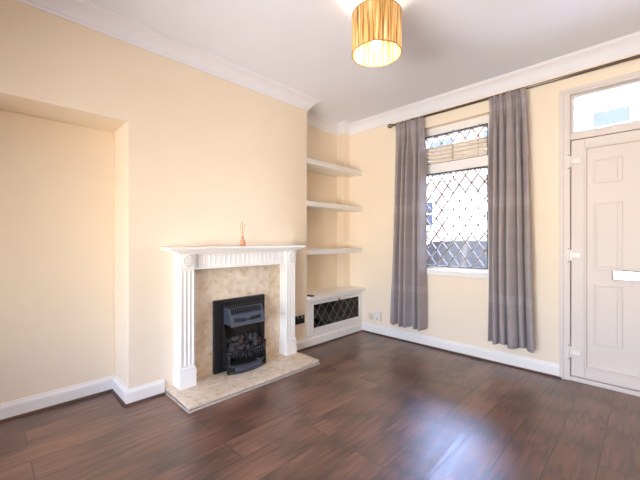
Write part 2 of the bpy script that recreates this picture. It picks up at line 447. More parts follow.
# pleated blind gathered at the transom
bl = thing('window_blind', (-1.48, GY-.05, 2.03), 'beige slatted blind gathered in a stack across the middle of the leaded window', 'blind')
bm_ = mat('blind_slat', srgb(240, 228, 208), .55, noise=.12, nscale=30)
bx0, bx1 = g0+.004, g1-.004
m = MB(); m.box(bx0, bx1, GY-.065, GY-.034, 2.031, 2.045); m.build('bottom_rail', bm_, bl, bevel=.003)
m = MB(); m.box(bx0, bx1, GY-.065, GY-.034, 2.196, 2.206); m.build('top_rail', bm_, bl, bevel=.002)
n = 7
for k in range(n):
    z = 2.047 + k*.0212
    m = MB(); s = 1 if k % 2 else -1
    m.hexa([(bx0,GY-.067,z+.001*s+.003),(bx1,GY-.067,z+.001*s+.003),(bx1,GY-.034,z-.001*s+.003),(bx0,GY-.034,z-.001*s+.003),
            (bx0,GY-.067,z+.003*s+.0165),(bx1,GY-.067,z+.003*s+.0165),(bx1,GY-.034,z-.003*s+.0165),(bx0,GY-.034,z-.003*s+.0165)])
    m.build('slat', bm_, bl)
cordm = mat('blind_cord', srgb(170, 158, 140), .8, noise=.1)
for x in (g0+.08, -1.475, g1-.08):
    m = MB(); m.tube([(x, GY-.069, 2.034), (x, GY-.069, 2.352)], .0022, 6); m.tube([(x, GY-.069, 2.352), (x, GY-.03, 2.352)], .0022, 6)
    m.build('cord', cordm, bl)
m = MB(); m.box(-1.487, -1.463, GY-.0705, GY-.0672, 2.04, 2.20); m.build('ladder_tape', mat('ladder_tape', srgb(206, 192, 170), .8, noise=.1), bl)

# ------------------------------------------------------------------ front door
dr = thing('door_1', (DX0, YW, 0), 'white panelled front door with fanlight and chrome letter plate', 'door', kind='structure')
dy = YW+.03
m = MB()
m.box(DX0, DX0+.055, YW-.012, dy+.07, 0, DZ1); m.box(DX1-.055, DX1, YW-.012, dy+.07, 0, DZ1)
m.box(DX0+.055, DX1-.055, YW-.012, dy+.07, 2.40, DZ1)
m.box(DX0+.055, DX1-.055, YW, dy+.07, 2.02, 2.075); m.box(DX0+.055, DX1-.055, YW-.004, dy+.07, 0, .035)
fr_ = m.build('door_frame', M['upvc'], dr, bevel=.005)
m = MB()
m.box(DX0+.055, DX0+.075, dy+.051, dy+.07, .035, 2.02); m.box(DX1-.075, DX1-.055, dy+.051, dy+.07, .035, 2.02); m.box(DX0+.075, DX1-.075, dy+.051, dy+.07, 2.0, 2.02); m.box(DX0+.075, DX1-.075, dy+.051, dy+.07, .035, .055)
m.build('rebate', M['upvc'], fr_)
# architrave bead round the frame
m = MB(); m.box(DX0-.018, DX0+.012, YW-.022, YW-.0005, .0, DZ1-.01); m.box(DX0-.018, DX1+.018, YW-.022, YW-.0005, DZ1-.01, DZ1+.02); m.box(DX1-.012, DX1+.018, YW-.022, YW-.0005, 0, DZ1-.01)
m.build('frame_bead', M['upvc'], dr, bevel=.004)
m = MB(); m.box(DX0+.07, DX1-.07, dy+.025, dy+.031, 2.09, 2.386); fan = m.build('fanlight_pane', M['glass'], dr)
m = MB(); a0, a1 = DX0+.056, DX1-.056
m.box(a0, a0+.02, dy, dy+.05, 2.075, 2.40); m.box(a1-.02, a1, dy, dy+.05, 2.075, 2.40); m.box(a0+.02, a1-.02, dy, dy+.05, 2.075, 2.092); m.box(a0+.02, a1-.02, dy, dy+.05, 2.385, 2.40)
m.build('fanlight_bead', gk if False else M['upvc'], fan, bevel=.003)
m = MB(); s0, s1, sz0, sz1 = DX0+.06, DX1-.06, .04, 2.015; sw = .088
m.box(s0, s0+sw, dy-.02, dy+.05, sz0, sz1); m.box(s1-sw, s1, dy-.02, dy+.05, sz0, sz1)
m.box(s0+sw, s1-sw, dy-.02, dy+.05, sz0, sz0+.085); m.box(s0+sw, s1-sw, dy-.02, dy+.05, sz1-.07, sz1)
sash = m.build('sash', M['upvc'], dr, bevel=.005)
p0, p1, q0, q1 = s0+sw, s1-sw, sz0+.085, sz1-.07
m = MB()   # raised bead around the slab
m.box(p0, p0+.014, dy-.026, dy+.02, q0, q1); m.box(p1-.014, p1, dy-.026, dy+.02, q0, q1); m.box(p0+.014, p1-.014, dy-.026, dy+.02, q0, q0+.014); m.box(p0+.014, p1-.014, dy-.026, dy+.02, q1-.014, q1)
m.build('glazing_bead', M['upvc'], sash, bevel=.005)
m = MB(); m.box(p0+.001, p1-.001, dy, dy+.03, q0+.001, q1-.001)
def moulded(mm, x0, x1, z0, z1):
    b = .016
    for (xa, xb, za, zb) in ((x0, x0+b, z0, z1), (x1-b, x1, z0, z1), (x0+b, x1-b, z0, z0+b), (x0+b, x1-b, z1-b, z1)):
        mm.box(xa, xb, dy-.009, dy+.001, za, zb)
    mm.box(x0+.03, x1-.03, dy-.006, dy+.001, z0+.03, z1-.03)
xc = (p0+p1)/2
for s in (-1, 1):
    xa, xb = sorted((xc + s*.278, xc + s*.100))
    moulded(m, xa, xb, 1.64, 1.84); moulded(m, xa, xb, .935, 1.485); moulded(m, xa, xb, .328, .82)
m.build('door_panel', M['upvc'], dr, bevel=.006)
for z in (1.838, 1.052, .24):
    m = MB(); m.box(s0-.04, s0+.008, dy-.034, dy-.019, z-.045, z+.045)
    m.box(s0+.008, s0+.065, dy-.034, dy-.019, z-.02, z+.02); m.tube([(s0-.016, dy-.036, z-.052), (s0-.016, dy-.036, z+.052)], .010, 12)
    h = m.build('hinge', M['plastic'], dr, bevel=.003)
    for za in (z+.052, z-.060):
        m = MB(); m.tube([(s0-.016, dy-.036, za), (s0-.016, dy-.036, za+.008)], .008, 10); m.build('hinge_pin_cap', M['pewter'], h)
m = MB(); m.box(xc-.163, xc+.163, dy-.007, dy, .866, .944); lp = m.build('letter_plate', M['black_gloss'], dr, bevel=.003)
m = MB(); m.box(xc-.155, xc+.16, dy-.017, dy-.008, .869, .936); m.build('letter_flap', M['steel'], lp, bevel=.003)
m = MB(); m.box(p1+.02, p1+.055, dy-.03, dy-.02, .95, 1.17); hp = m.build('door_handle', M['steel'], dr, bevel=.004)
m = MB(); m.tube([(p1+.037, dy-.03, 1.10), (p1+.037, dy-.07, 1.10), (p1-.09, dy-.07, 1.10)], .009, 10); m.build('lever', M['steel'], hp, smooth=True)

# ------------------------------------------------------------------ unseen window added behind the camera to brighten the room
rw = thing('added_window', ((BX0+BX1)/2, RY-.1, BZ0), 'wide white framed window added unseen in the rear wall for fill daylight', 'window', kind='structure')
m = MB(); yy0, yy1 = RY-.16, RY-.10
m.box((BX0+BX1)/2-.03, (BX0+BX1)/2+.03, yy0, yy1, BZ0+.05, BZ1-.05); m.box(BX0, BX0+.05, yy0, yy1, BZ0, BZ1); m.box(BX1-.05, BX1, yy0, yy1, BZ0, BZ1); m.box(BX0+.05, BX1-.05, yy0, yy1, BZ0, BZ0+.05); m.box(BX0+.05, BX1-.05, yy0, yy1, BZ1-.05, BZ1)
m.build('window_frame', M['upvc'], rw, bevel=.006)
m = MB(); m.box(BX0+.05, BX1-.05, RY-.132, RY-.128, BZ0+.05, BZ1-.05); m.build('pane', M['glass'], rw)
# ------------------------------------------------------------------ curtain rod and curtains
RYc, RZ = YW-.09, 2.528
rod = thing('curtain_rod', (-.9, YW, RZ), 'dark pewter curtain pole with ball finial running above window and front door', 'curtain rod')
m = MB(); m.tube([(-2.17, RYc, RZ), (.62, RYc, RZ)], .0125, 14); m.build('pole', M['pewter'], rod, smooth=True)
for x, s in ((-2.17, -1), (.62, 1)):
    m = MB(); m.lathe([(.0005, -.034), (.012, -.031), (.021, -.022), (.0255, -.008), (.0255, .004), (.021, .016), (.014, .023), (.016, .028), (.016, .034), (.013, .036)] if s < 0 else
                      [(.013, -.036), (.016, -.034), (.016, -.028), (.014, -.023), (.021, -.016), (.0255, -.004), (.0255, .008), (.021, .022), (.012, .031), (.0005, .034)], (x-.034*0, RYc, RZ), 16, 'X', True)
    m.build('finial', M['pewter'], rod, smooth=True)
for x in (-1.86, -.92, .5):
    m = MB(); m.tube([(x, YW-.001, RZ-.02), (x, RYc+.03, RZ-.022), (x, RYc, RZ-.014)], .007, 10); m.lathe([(.025, -.012), (.025, 0)], (x, YW, RZ-.02), 16, 'Y', True)
    m.lathe([(.0128, -.009), (.017, -.009), (.017, .009), (.0128, .009)], (x, RYc, RZ), 16, 'X')
    m.build('bracket', M['pewter'], rod)

def curtain(label, xt0, xt1, xb0, xb1, zb, folds, seed):
    rnd = random.Random(seed)
    root = thing('curtain', ((xt0+xt1)/2, RYc, zb), label, 'curtain', 'pair of curtains at the leaded window')
    ns, nz = 240, 90
    zt = RZ - .006
    ph = [rnd.uniform(0, 6) for _ in range(6)]
    def pt(i, j, k):
        s = i/ns; t = j/nz            # t = 0 top
        z = zt + (zb - zt)*t
        e = t**.8
        x0 = xt0 + (xb0-xt0)*e; x1 = xt1 + (xb1-xt1)*e
        # fold phase bends a little on the way down and fold widths vary
        sw = s + .022*math.sin(2*PI*2.1*s + ph[0]) + .018*math.sin(2*PI*3.3*s + ph[1]) + .012*math.sin(3*t + ph[2])*math.sin(PI*s)
        f = 2*PI*folds*sw
        hd = min(1, max(0, (t-.03)/.16)); hd = hd*hd*(3-2*hd)
        amp = .012 + .034*hd + .006*t
        wob = 1 + .3*math.sin(2*PI*1.7*s + ph[3])
        y = amp*wob*math.sin(f + .25*math.sin(2.2*t*PI+ph[4])) + (1-hd)*.007*math.sin(f*3 + 1.1) + .006*hd*math.sin(2*f + ph[5] + t)
        x = x0 + (x1-x0)*s + hd*.012*math.cos(f)*math.sin(PI*s)
        hem = (t**6)*(.012*math.sin(f*.5 + ph[3]))
        # gathered header stands just in front of the pole
        yc = RYc - .020*(1-min(1, t/.05)) 
        return (x, yc + y + k, z + hem)
    bm = bmesh.new(); lay = []
    grid = [[bm.verts.new(pt(i, j, 0)) for j in range(nz+1)] for i in range(ns+1)]
    for i in range(ns):
        for j in range(nz):
            bm.faces.new((grid[i][j], grid[i+1][j], grid[i+1][j+1], grid[i][j+1]))
    mm = MB(); mm.bm.free(); mm.bm = bm
    o = mm.build('drape', M['curtain'], root, smooth=True)
    so = o.modifiers.new('thickness', 'SOLIDIFY'); so.thickness = .0025; so.offset = 0
    # rings sliding on the pole
    nr = 6
    for q in range(nr):
        x = xt0 + (xt1-xt0)*(q+.5)/nr
        mm = MB(); R_, r_ = .0185, .0026
        pts = [(x, RYc + R_*math.cos(2*PI*k/18), RZ - .004 + R_*math.sin(2*PI*k/18)) for k in range(19)]
        mm.tube(pts, r_, 6, cap=False)
        mm.build('curtain_ring', M['pewter'], root, smooth=True)
    return root
curtain('grey mauve curtain hanging left of the window, beside the alcove shelves', -2.085, -1.742, -2.185, -1.735, .195, 5.2, 3)
curtain('grey mauve curtain hanging right of the window, beside the front door', -1.075, -.765, -1.085, -.70, .215, 5.0, 11)

# ------------------------------------------------------------------ fireplace surround
sur = thing('fireplace_surround', (XB, 1.615, .045), 'white moulded fireplace surround with fluted pilasters and beige marble back panel', 'fireplace surround')
HT = .0455
PF = XB+.13
m = MB(); m.box(XB+.002, XB+.022, 1.14, 2.11, HT, .97); m.build('back_panel', M['marble'], sur)
for y0, y1 in ((1.047, 1.166), (2.088, 2.207)):
    m = MB()
    m.box(XB+.002, PF-.008, y0+.004, y1-.004, HT, 1.07)
    m.box(XB+.002, PF+.012, y0-.006, y1+.006, HT, .185)               # plinth block
    m.box(XB+.002, PF+.004, y0-.001, y1+.001, .185, .2)
    m.box(XB+.002, PF, y0, y1, .955, 1.07)                            # block behind the rosette
    for k in range(4):                                               # reeds between the flutes
        yy = y0 + .012 + k*(y1-y0-.024)/3
        m.tube([(PF-.009, yy, .215), (PF-.009, yy, .94)], .0095, 10)
    pil = m.build('pilaster', M['white'], sur, bevel=.003)
    yc = (y0+y1)/2; zc = 1.017
    m = MB(); R0 = MB
    rings = [(.000, .010), (.012, .011), (.016, .006), (.028, .006), (.034, .012), (.042, .012), (.046, .0)]
    prev = None
    for r, h in rings:
        ring = [m.bm.verts.new((PF + h, yc + r*.98*math.cos(2*PI*k/28), zc + r*1.22*math.sin(2*PI*k/28))) for k in range(28)]
        if prev:
            for k in range(28): m.bm.faces.new((prev[k], prev[(k+1)%28], ring[(k+1)%28], ring[k]))
        prev = ring
    for k in range(10):
        a = 2*PI*k/10
        m.tube([(PF+.009, yc+.012*math.cos(a), zc+.014*math.sin(a)), (PF+.012, yc+.031*math.cos(a), zc+.038*math.sin(a))], [.003, .005], 8)
    m.build('rosette', M['white'], pil, smooth=True)
m = MB(); FX = XB+.092
m.box(XB+.002, FX, 1.1665, 2.0875, .945, 1.072)
m.box(XB+.002, FX+.006, 1.1665, 2.0875, .945, .957)
for k in range(19):
    yy = 1.215 + k*(2.04-1.215)/18
    m.tube([(FX-.007, yy, .968), (FX-.007, yy, 1.052)], .0115, 10)
m.build('frieze', M['white'], sur, bevel=.002)
m = MB()
cy0, cy1 = 1.04, 2.214
for dx, dz0, dz1 in ((.136, 1.0702, 1.078), (.146, 1.078, 1.086), (.160, 1.086, 1.095)):
    m.box(XB+.002, XB+dx, cy0-(dx-.13), cy1+(dx-.13), dz0, dz1)
m.build('bed_moulding', M['white'], sur, bevel=.003)
m = MB(); m.box(XB+.002, XB+.190, .945, 2.29, 1.104, 1.127); m.box(XB+.002, XB+.176, .965, 2.27, 1.0952, 1.104)
m.build('mantel_shelf', M['white'], sur, bevel=.004)

hearth = thing('hearth', (-2.43, 1.6125, 0), 'low beige marble hearth slab laid on the wood floor', 'hearth')
m = MB(); m.box(XB+.001, -2.222, .985, 2.24, .0225, .045); m.build('top_slab', M['marble'], hearth, bevel=.003)
m = MB(); m.box(XB+.001, -2.215, .98, 2.245, .0005, .017); m.build('base_slab', mat('hearth_edge', srgb(196,184,172), .5, noise=.2, nscale=30), hearth, bevel=.003)
m = MB(); m.box(XB+.001, -2.232, .995, 2.23, .017, .0225); m.build('joint', mat('hearth_joint', srgb(120,100,82), .8, noise=.2), hearth)

# ------------------------------------------------------------------ electric fire
fire = thing('electric_fire', (XB+.06, 1.617, .045), 'black electric fire with coal bed, fretted hood and bowed grate', 'electric fire')
B0 = XB+.0225; z0 = .0462
m = MB()
m.box(B0, B0+.035, 1.366, 1.448, z0, .665); m.box(B0, B0+.035, 1.812, 1.882, z0, .665); m.box(B0, B0+.035, 1.448, 1.812, .60, .665); m.box(B0, B0+.035, 1.448, 1.812, z0, .09)
m.build('bezel', M['black'], fire, bevel=.004)
m = MB(); m.box(B0, B0+.006, 1.448, 1.812, .09, .60); 
m.build('firebox_back', mat('fire_back', (.035,.022,.016,1), .8, noise=.6, nscale=18, bump=.3, bscale=30), fire)
m = MB()
m.hexa([(B0+.035,1.442,.09),(B0+.12,1.442,.09),(B0+.12,1.4475,.09),(B0+.035,1.4475,.09),(B0+.035,1.442,.46),(B0+.06,1.442,.46),(B0+.06,1.4475,.46),(B0+.035,1.4475,.46)])
m.build('side_cheek', M['black'], fire)
m = MB()
m.hexa([(B0+.035,1.810,.09),(B0+.12,1.810,.09),(B0+.12,1.816,.09),(B0+.035,1.816,.09),(B0+.035,1.810,.46),(B0+.06,1.810,.46),(B0+.06,1.816,.46),(B0+.035,1.816,.46)])
m.build('side_cheek', M['black'], fire)
hoodm = mat('hood_metal', (.095,.115,.155,1), .28, metal=.4, noise=.25, nscale=14)
hx0, hx1, hz0, hz1 = XB+.125, XB+.185, .452, .600
hy0, hy1 = 1.450, 1.800
m = MB()
# sloping canopy with solid sides
m.hexa([(hx1-.006,hy0,hz0),(hx1,hy0,hz0),(hx1,hy1,hz0),(hx1-.006,hy1,hz0),(hx0-.006,hy0,hz1),(hx0,hy0,hz1),(hx0,hy1,hz1),(hx0-.006,hy1,hz1)])
for y in (hy0, hy1-.005):
    m.prism([(B0+.034,y,hz0+.01),(hx1-.004,y,hz0),(hx0-.004,y,hz1),(B0+.034,y,hz1+.02)], (0,.005,0))
hood = m.build('hood', hoodm, fire, bevel=.002)
m = MB(); m.hexa([(B0+.034,hy0,hz1+.004),(hx0,hy0,hz1-.002),(hx0,hy1,hz1-.002),(B0+.034,hy1,hz1+.004),(B0+.034,hy0,hz1+.03),(hx0+.004,hy0,hz1+.012),(hx0+.004,hy1,hz1+.012),(B0+.034,hy1,hz1+.03)])
m.build('hood_cap', M['black'], hood, bevel=.003)
def on_hood(y, z, out=.002):
    t = (z-hz0)/(hz1-hz0); x = hx1 + (hx0-hx1)*t
    return Vector((x + out*.93, y, z + out*.37))
hn = Vector((.93, 0, .37))
m = MB()                       # fretwork of arched slots under the cap
for k in range(17):
    yy = hy0 + .03 + k*(hy1-hy0-.06)/16
    m.bar(on_hood(yy-.004, .553), on_hood(yy+.006, .585), .011, .003, hn)
    m.bar(on_hood(yy+.007, .553), on_hood(yy+.0, .566), .006, .003, hn)
m.bar(on_hood(hy0+.02, .590), on_hood(hy1-.02, .590), .006, .004, hn)
m.bar(on_hood(hy0+.02, .546), on_hood(hy1-.02, .546), .004, .004, hn)
m.build('fretwork', M['black_gloss'], hood)
m = MB()                       # leaf spray ornament
yc = (hy0+hy1)/2
for s in (-1, 1):
    m.tube([on_hood(yc + s*(.01+.02*k), .492 + .007*math.sin(k*1.3) + .0015*k, .003) for k in range(7)], .0026, 6)
    for k in range(6):
        a = on_hood(yc + s*(.018+.02*k), .493+.0015*k, .003); 
        for d in (-1, 1):
            m.tube([a, on_hood(yc + s*(.028+.02*k), .493+.0015*k + d*.009, .004), on_hood(yc + s*(.04+.02*k), .493+.0015*k+d*.013, .003)], [.003, .007, .0015], 6)
m.blob(on_hood(yc, .494, .003), .009, 3, .6, 1, 1, rough=.1)
m.build('leaf_ornament', M['black'], hood)
m = MB(); m.tube([(hx1, hy0, hz0), (hx1, hy1, hz0)], .004, 8); m.build('hood_trim', M['pewter'], hood)
# glowing-less coal bed
bed = MB(); bed.hexa([(B0+.007,1.449,.19),(B0+.12,1.449,.19),(B0+.12,1.811,.19),(B0+.007,1.811,.19),(B0+.007,1.449,.275),(B0+.115,1.449,.215),(B0+.115,1.811,.215),(B0+.007,1.811,.275)])
bed.build('coal_bed', M['dark'], fire)
coalA = mat('coal_grey', (.07,.064,.06,1), .7, noise=.6, nscale=30, bump=.6, bscale=60)
coalB = mat('coal_black', (.03,.027,.025,1), .55, noise=.6, nscale=30, bump=.6, bscale=60)
coalC = mat('coal_ember', (.075,.036,.022,1), .7, noise=.6, nscale=30, bump=.6, bscale=60)
rnd = random.Random(5); q = 0
for row, (x, z, nn) in enumerate(((B0+.107, .240, 8), (B0+.075, .275, 7), (B0+.045, .305, 7))):
    for k in range(nn):
        y = 1.470 + (k+.5*(row%2))*.328/nn + .01
        mb = MB(); mb.blob((x+rnd.uniform(-.006,.006), y, z+rnd.uniform(-.008,.012)), .027+rnd.uniform(-.004,.004), q, 1, 1.05, .85, 2, .16)
        mb.build('coal', (coalA, coalB, coalC, coalA)[q*7%4 if row else q%2*0 + (q*3)%2], fire); q += 1
# bowed grate
def bow(y, base=.155, amt=.045):
    t = (y-1.630)/.186
    return XB + base + amt*(1-t*t)
ys = [1.444 + .372*k/16 for k in range(17)]
m = MB()
for z, r in ((.232, .006), (.128, .005)):
    m.tube([(bow(y), y, z) for y in ys], r, 8)
for k in range(15):
    y = 1.455 + k*.350/14
    m.tube([(bow(y), y, .128), (bow(y)+.002, y, .18), (bow(y), y, .232)], .0038, 8)
for y in (1.445, 1.815):
    m.tube([(B0+.03, y, .232), (bow(y), y, .232)], .006, 8); m.tube([(B0+.03, y, .128), (bow(y), y, .128)], .005, 8)
    m.tube([(bow(y), y, .05), (bow(y), y, .26)], [.008, .006], 8); m.blob((bow(y), y, .265), .011, 2, rough=.02)
m.build('grate', M['black_gloss'], fire, smooth=True)
def bowpanel(mm, za, zb, base, amt, th, ya=1.446, yb=1.814):
    Y = [ya + (yb-ya)*k/16 for k in range(17)]
    f = [[mm.bm.verts.new((bow(y, base, amt), y, z)) for z in (za, zb)] for y in Y]
    b = [[mm.bm.verts.new((bow(y, base, amt)-th, y, z)) for z in (za, zb)] for y in Y]
    for k in range(16):
        mm.bm.faces.new((f[k][0], f[k+1][0], f[k+1][1], f[k][1])); mm.bm.faces.new((b[k][1], b[k+1][1], b[k+1][0], b[k][0]))
        mm.bm.faces.new((f[k][1], f[k+1][1], b[k+1][1], b[k][1])); mm.bm.faces.new((f[k][0], b[k][0], b[k+1][0], f[k+1][0]))
    for k in (0, 16): mm.bm.faces.new((f[k][0], f[k][1], b[k][1], b[k][0]))
m = MB(); bowpanel(m, z0, .118, .148, .045, .03); pan = m.build('ash_pan', M['black_gloss'], fire)
for za, zb in ((.106, .114), (.056, .062)):
    m = MB(); bowpanel(m, za, zb, .152, .045, .006); m.build('ash_pan_trim', hoodm, pan)
m = MB(); bowpanel(m, .068, .100, .1505, .045, .004, 1.495, 1.764); m.build('ash_pan_plate', hoodm, pan)

# ------------------------------------------------------------------ alcove shelves and cupboard
for z, lab in ((2.078, 'white floating shelf in the alcove, topmost of three'), (1.61, 'white floating shelf in the alcove, middle of three'), (1.074, 'white floating shelf in the alcove, lowest of three above the cupboard')):
    m = MB(); m.prism([(XR+.001, 2.486, z), (XB+.001, 2.486, z), (XB+.001, YW-.001, z), (-2.859, YW-.001, z), (-2.859, 3.339, z), (XR+.001, 3.339, z)], (0, 0, -.056))
    o = m.build('alcove_shelf', M['white'], bevel=.003)
    tag(o, lab, 'shelf', 'floating shelves in the alcove')
cup = thing('alcove_cupboard', (XR+.17, 2.98, .118), 'low white alcove cupboard with leaded glass door beside the chimney breast', 'cupboard')
Y0, Y1 = 2.486, YW-.001
m = MB()
m.box(XB-.03, XB, Y0, Y0+.055, .1165, .524); m.box(XB-.03, XB, Y1-.035, Y1, .1165, .524)
m.box(XB-.03, XB, Y0+.055, Y1-.035, .1165, .155); m.box(XB-.03, XB, Y0+.055, Y1-.035, .496, .524)
m.build('face_frame', M['white'], cup, bevel=.002)
m = MB(); m.box(-2.855, XB-.031, Y0+.001, Y1-.001, .1165, .13); m.box(-2.858, -2.850, Y0+.001, Y1-.001, .13, .524)
m.build('carcass', M['dark'], cup)
m = MB(); m.prism([(XR+.001, Y0, .525), (XB-.0, Y0, .525), (-2.59, Y0, .525), (-2.59, Y1, .525), (-2.859, Y1, .525), (-2.859, 3.339, .525), (XR+.001, 3.339, .525)], (0,0,.036))
m.build('cupboard_top', M['white'], cup, bevel=.004)
d0, d1, e0, e1 = Y0+.058, Y1-.038, .158, .493
gy0, gy1, gz0, gz1 = 2.580, 3.398, .197, .458
m = MB()
dxa, dxb = XB-.018, XB+.008
m.box(dxa, dxb, d0, gy0, e0, e1); m.box(dxa, dxb, gy1, d1, e0, e1); m.box(dxa, dxb, gy0, gy1, e0, gz0); m.box(dxa, dxb, gy0, gy1, gz1, e1)
door = m.build('cupboard_door', M['white'], cup, bevel=.003)
dg = glass_mat('smoked_glass', (.5,.48,.45,1), ior=1.5, rough=.02)
m = MB(); m.box(XB-.008, XB-.004, gy0, gy1, gz0, gz1); m.build('door_glass', dg, door)
m = MB(); lattice(m, gy0, gy1, gz0, gz1, .135, .17, 2.58+.0675, gz0, .004, .006, ((lambda u, v: (XB-.005, u, v)), (1,0,0)))
m.build('leading', mat('dull_lead', (.17,.16,.15,1), .6, noise=.2), door)
m = MB(); m.lathe([(.006, 0), (.006, .012), (.013, .018), (.014, .026), (.008, .032), (.0005, .033)], (XB+.008, 2.985, .476), 16, 'X'); m.build('knob', M['brass'], door, smooth=True)
for y in (d0+.05, d1-.05):
    m = MB(); m.box(XB+.008, XB+.011, y-.03, y+.03, e0-.012, e0+.01); m.tube([(XB+.011, y-.03, e0-.001), (XB+.011, y+.03, e0-.001)], .004, 8); m.build('hinge', M['plastic'], door, bevel=.001)
m = MB(); m.box(-2.68, -2.60, 2.50, 2.55, .5615, .576); o = m.build('remote_control', M['black'], bevel=.004)
for k in range(3):
    m = MB(); m.lathe([(.005, 0), (.005, .002)], (-2.62-.022*k, 2.525, .576), 10, 'Z', True); m.build('button', M['pewter'], o)
tag(o, 'small black handset on the cupboard top beside the chimney breast', 'remote control')

# ------------------------------------------------------------------ sockets
def socket(name, label, cat, face, btn, x, yc, zc, w, h, wallx=True, depth=.009, gang=2, grp=None):
    o = thing(name, (x, yc, zc) if wallx else (yc, x, zc), label, cat, grp)
    def bx(mm, a0, a1, z0_, z1_, d0_, d1_):
        if wallx: mm.box(x+d0_, x+d1_, a0, a1, z0_, z1_)
        else: mm.box(a0, a1, x-d0_, x-d1_, z0_, z1_)
    mm = MB(); bx(mm, yc-w/2, yc+w/2, zc-h/2, zc+h/2, .0005, depth); mm.build('face_plate', face, o, bevel=.003)
    for g in range(gang):
        c = yc + (g-(gang-1)/2)*w*.48
        for (u0, u1, v0, v1) in ((-.004,.004,-.004,.010), (-.014,-.007,-.020,-.014), (.007,.014,-.020,-.014)):
            mm = MB(); bx(mm, c+u0, c+u1, zc+v0, zc+v1, depth, depth+.0006); mm.build('pin_hole', M['dark'], o)
        mm = MB(); bx(mm, c-.007, c+.007, zc+.02, zc+.036, depth, depth+.004); mm.build('switch', btn, o, bevel=.001)
    return o
socket('wall_socket', 'black nickel double socket on the chimney breast beside the surround', 'socket', M['black_gloss'], M['steel'], XB, 2.376, .328, .135, .088)
socket('wall_socket', 'cream single socket low on the window wall, beside the taller white box', 'socket', mat('cream_plastic', srgb(226,214,190), .4, noise=.03), M['plastic'], YW, -2.495, .212, .088, .088, False, .012, 1)
o = thing('telephone_box', (-2.392, YW, .232), 'white raised telephone box low on the window wall beside the left curtain', 'telephone socket')
m = MB(); m.box(-2.437, -2.348, YW-.04, YW-.0005, .175, .292); m.build('case', M['plastic'], o, bevel=.006)
m = MB(); m.box(-2.40, -2.385, YW-.0412, YW-.0395, .195, .207); m.build('port', M['dark'], o)

# ------------------------------------------------------------------ reed diffuser
dif = thing('reed_diffuser', (-2.53, 1.60, 1.127), 'small amber reed diffuser standing on the mantel shelf', 'reed diffuser')
dx, dyy = -2.53, 1.60
am = bpy.data.materials.new('amber_bottle'); am.use_nodes = True
b = am.node_tree.nodes['Principled BSDF']; b.inputs['Base Color'].default_value = srgb(232, 158, 112); b.inputs['Roughness'].default_value = .12; b.inputs['Transmission Weight'].default_value = .35
nn_ = am.node_tree.nodes.new('ShaderNodeTexNoise'); nn_.inputs['Scale'].default_value = 20
rp = am.node_tree.nodes.new('ShaderNodeValToRGB'); rp.color_ramp.elements[0].color = srgb(232,164,122); rp.color_ramp.elements[1].color = srgb(246,196,156)
am.node_tree.links.new(nn_.outputs['Fac'], rp.inputs['Fac']); am.node_tree.links.new(rp.outputs['Color'], b.inputs['Base Color'])
m = MB(); m.lathe([(.0005,.0005),(.024,.0005),(.026,.004),(.026,.030),(.022,.045),(.013,.058),(.010,.066),(.010,.080),(.012,.082),(.012,.086),(.007,.086),(.007,.07)], (dx, dyy, 1.1272), 24); m.build('bottle', am, dif, smooth=True)
reedm = mat('reed', srgb(206, 160, 100), .7, noise=.2, nscale=80)
for k in range(6):
    a = k*2*PI/6 + .4; l = .19 + .012*(k % 3)
    m = MB(); m.tube([(dx-.004*math.cos(a), dyy-.004*math.sin(a), 1.16), (dx+.004*math.cos(a), dyy+.004*math.sin(a), 1.214), (dx+.026*math.cos(a), dyy+.026*math.sin(a), 1.127+l)], .0018, 6); m.build('reed', reedm, dif)

# ------------------------------------------------------------------ pendant lamp
LX, LY = -1.185, 1.695
lamp = thing('pendant_lamp', (LX, LY, CZ), 'round golden raffia drum lamp shade hanging from the ceiling', 'ceiling lamp')
m = MB(); n = 120; LR = .148; zb_, zt_ = 2.318, 2.556
rings = []
for (r, z) in ((LR, zb_), (LR, zt_), (LR-.004, zt_), (LR-.004, zb_)):
    rings.append([m.bm.verts.new((LX + (r + (.0018 if (k % 2) and r == LR else 0))*math.cos(2*PI*k/n), LY + (r + (.0018 if (k % 2) and r == LR else 0))*math.sin(2*PI*k/n), z)) for k in range(n)])
for i in range(4):
    a, b_ = rings[i], rings[(i+1) % 4]
    for k in range(n): m.bm.faces.new((a[k], a[(k+1)%n], b_[(k+1)%n], b_[k]))
sh = m.build('lamp_shade', M['raffia'], lamp)
rimm = mat('shade_rim', srgb(176, 126, 54), .5, noise=.2, nscale=40)
for z in (zb_, zt_):
    m = MB(); m.tube([(LX+LR*math.cos(2*PI*k/64), LY+LR*math.sin(2*PI*k/64), z) for k in range(65)], .0034, 8, cap=False); m.build('rim', rimm, sh, smooth=True)
m = MB()
for k in range(3):
    a = 2*PI*k/3 + .5; m.tube([(LX+.02*math.cos(a), LY+.02*math.sin(a), 2.50), (LX+(LR-.004)*math.cos(a), LY+(LR-.004)*math.sin(a), zt_-.004)], .002, 6)
m.tube([(LX+.021*math.cos(2*PI*k/24), LY+.021*math.sin(2*PI*k/24), 2.50) for k in range(25)], .002, 6, cap=False)
m.build('spider', M['plastic'], sh)
m = MB(); m.tube([(LX, LY, 2.53), (LX, LY, 2.685)], .0032, 8); m.build('flex', M['plastic'], lamp)
m = MB(); m.lathe([(.045, -.0005), (.045, -.008), (.030, -.022), (.008, -.028), (.004, -.03)], (LX, LY, CZ), 24); m.build('ceiling_rose', M['plastic'], lamp, smooth=True)
m = MB(); m.lathe([(.004, 2.535), (.016, 2.53), (.018, 2.49), (.018, 2.445), (.014, 2.44)], (LX, LY, 0), 20, cap=True); m.build('lamp_holder', M['plastic'], lamp, smooth=True)
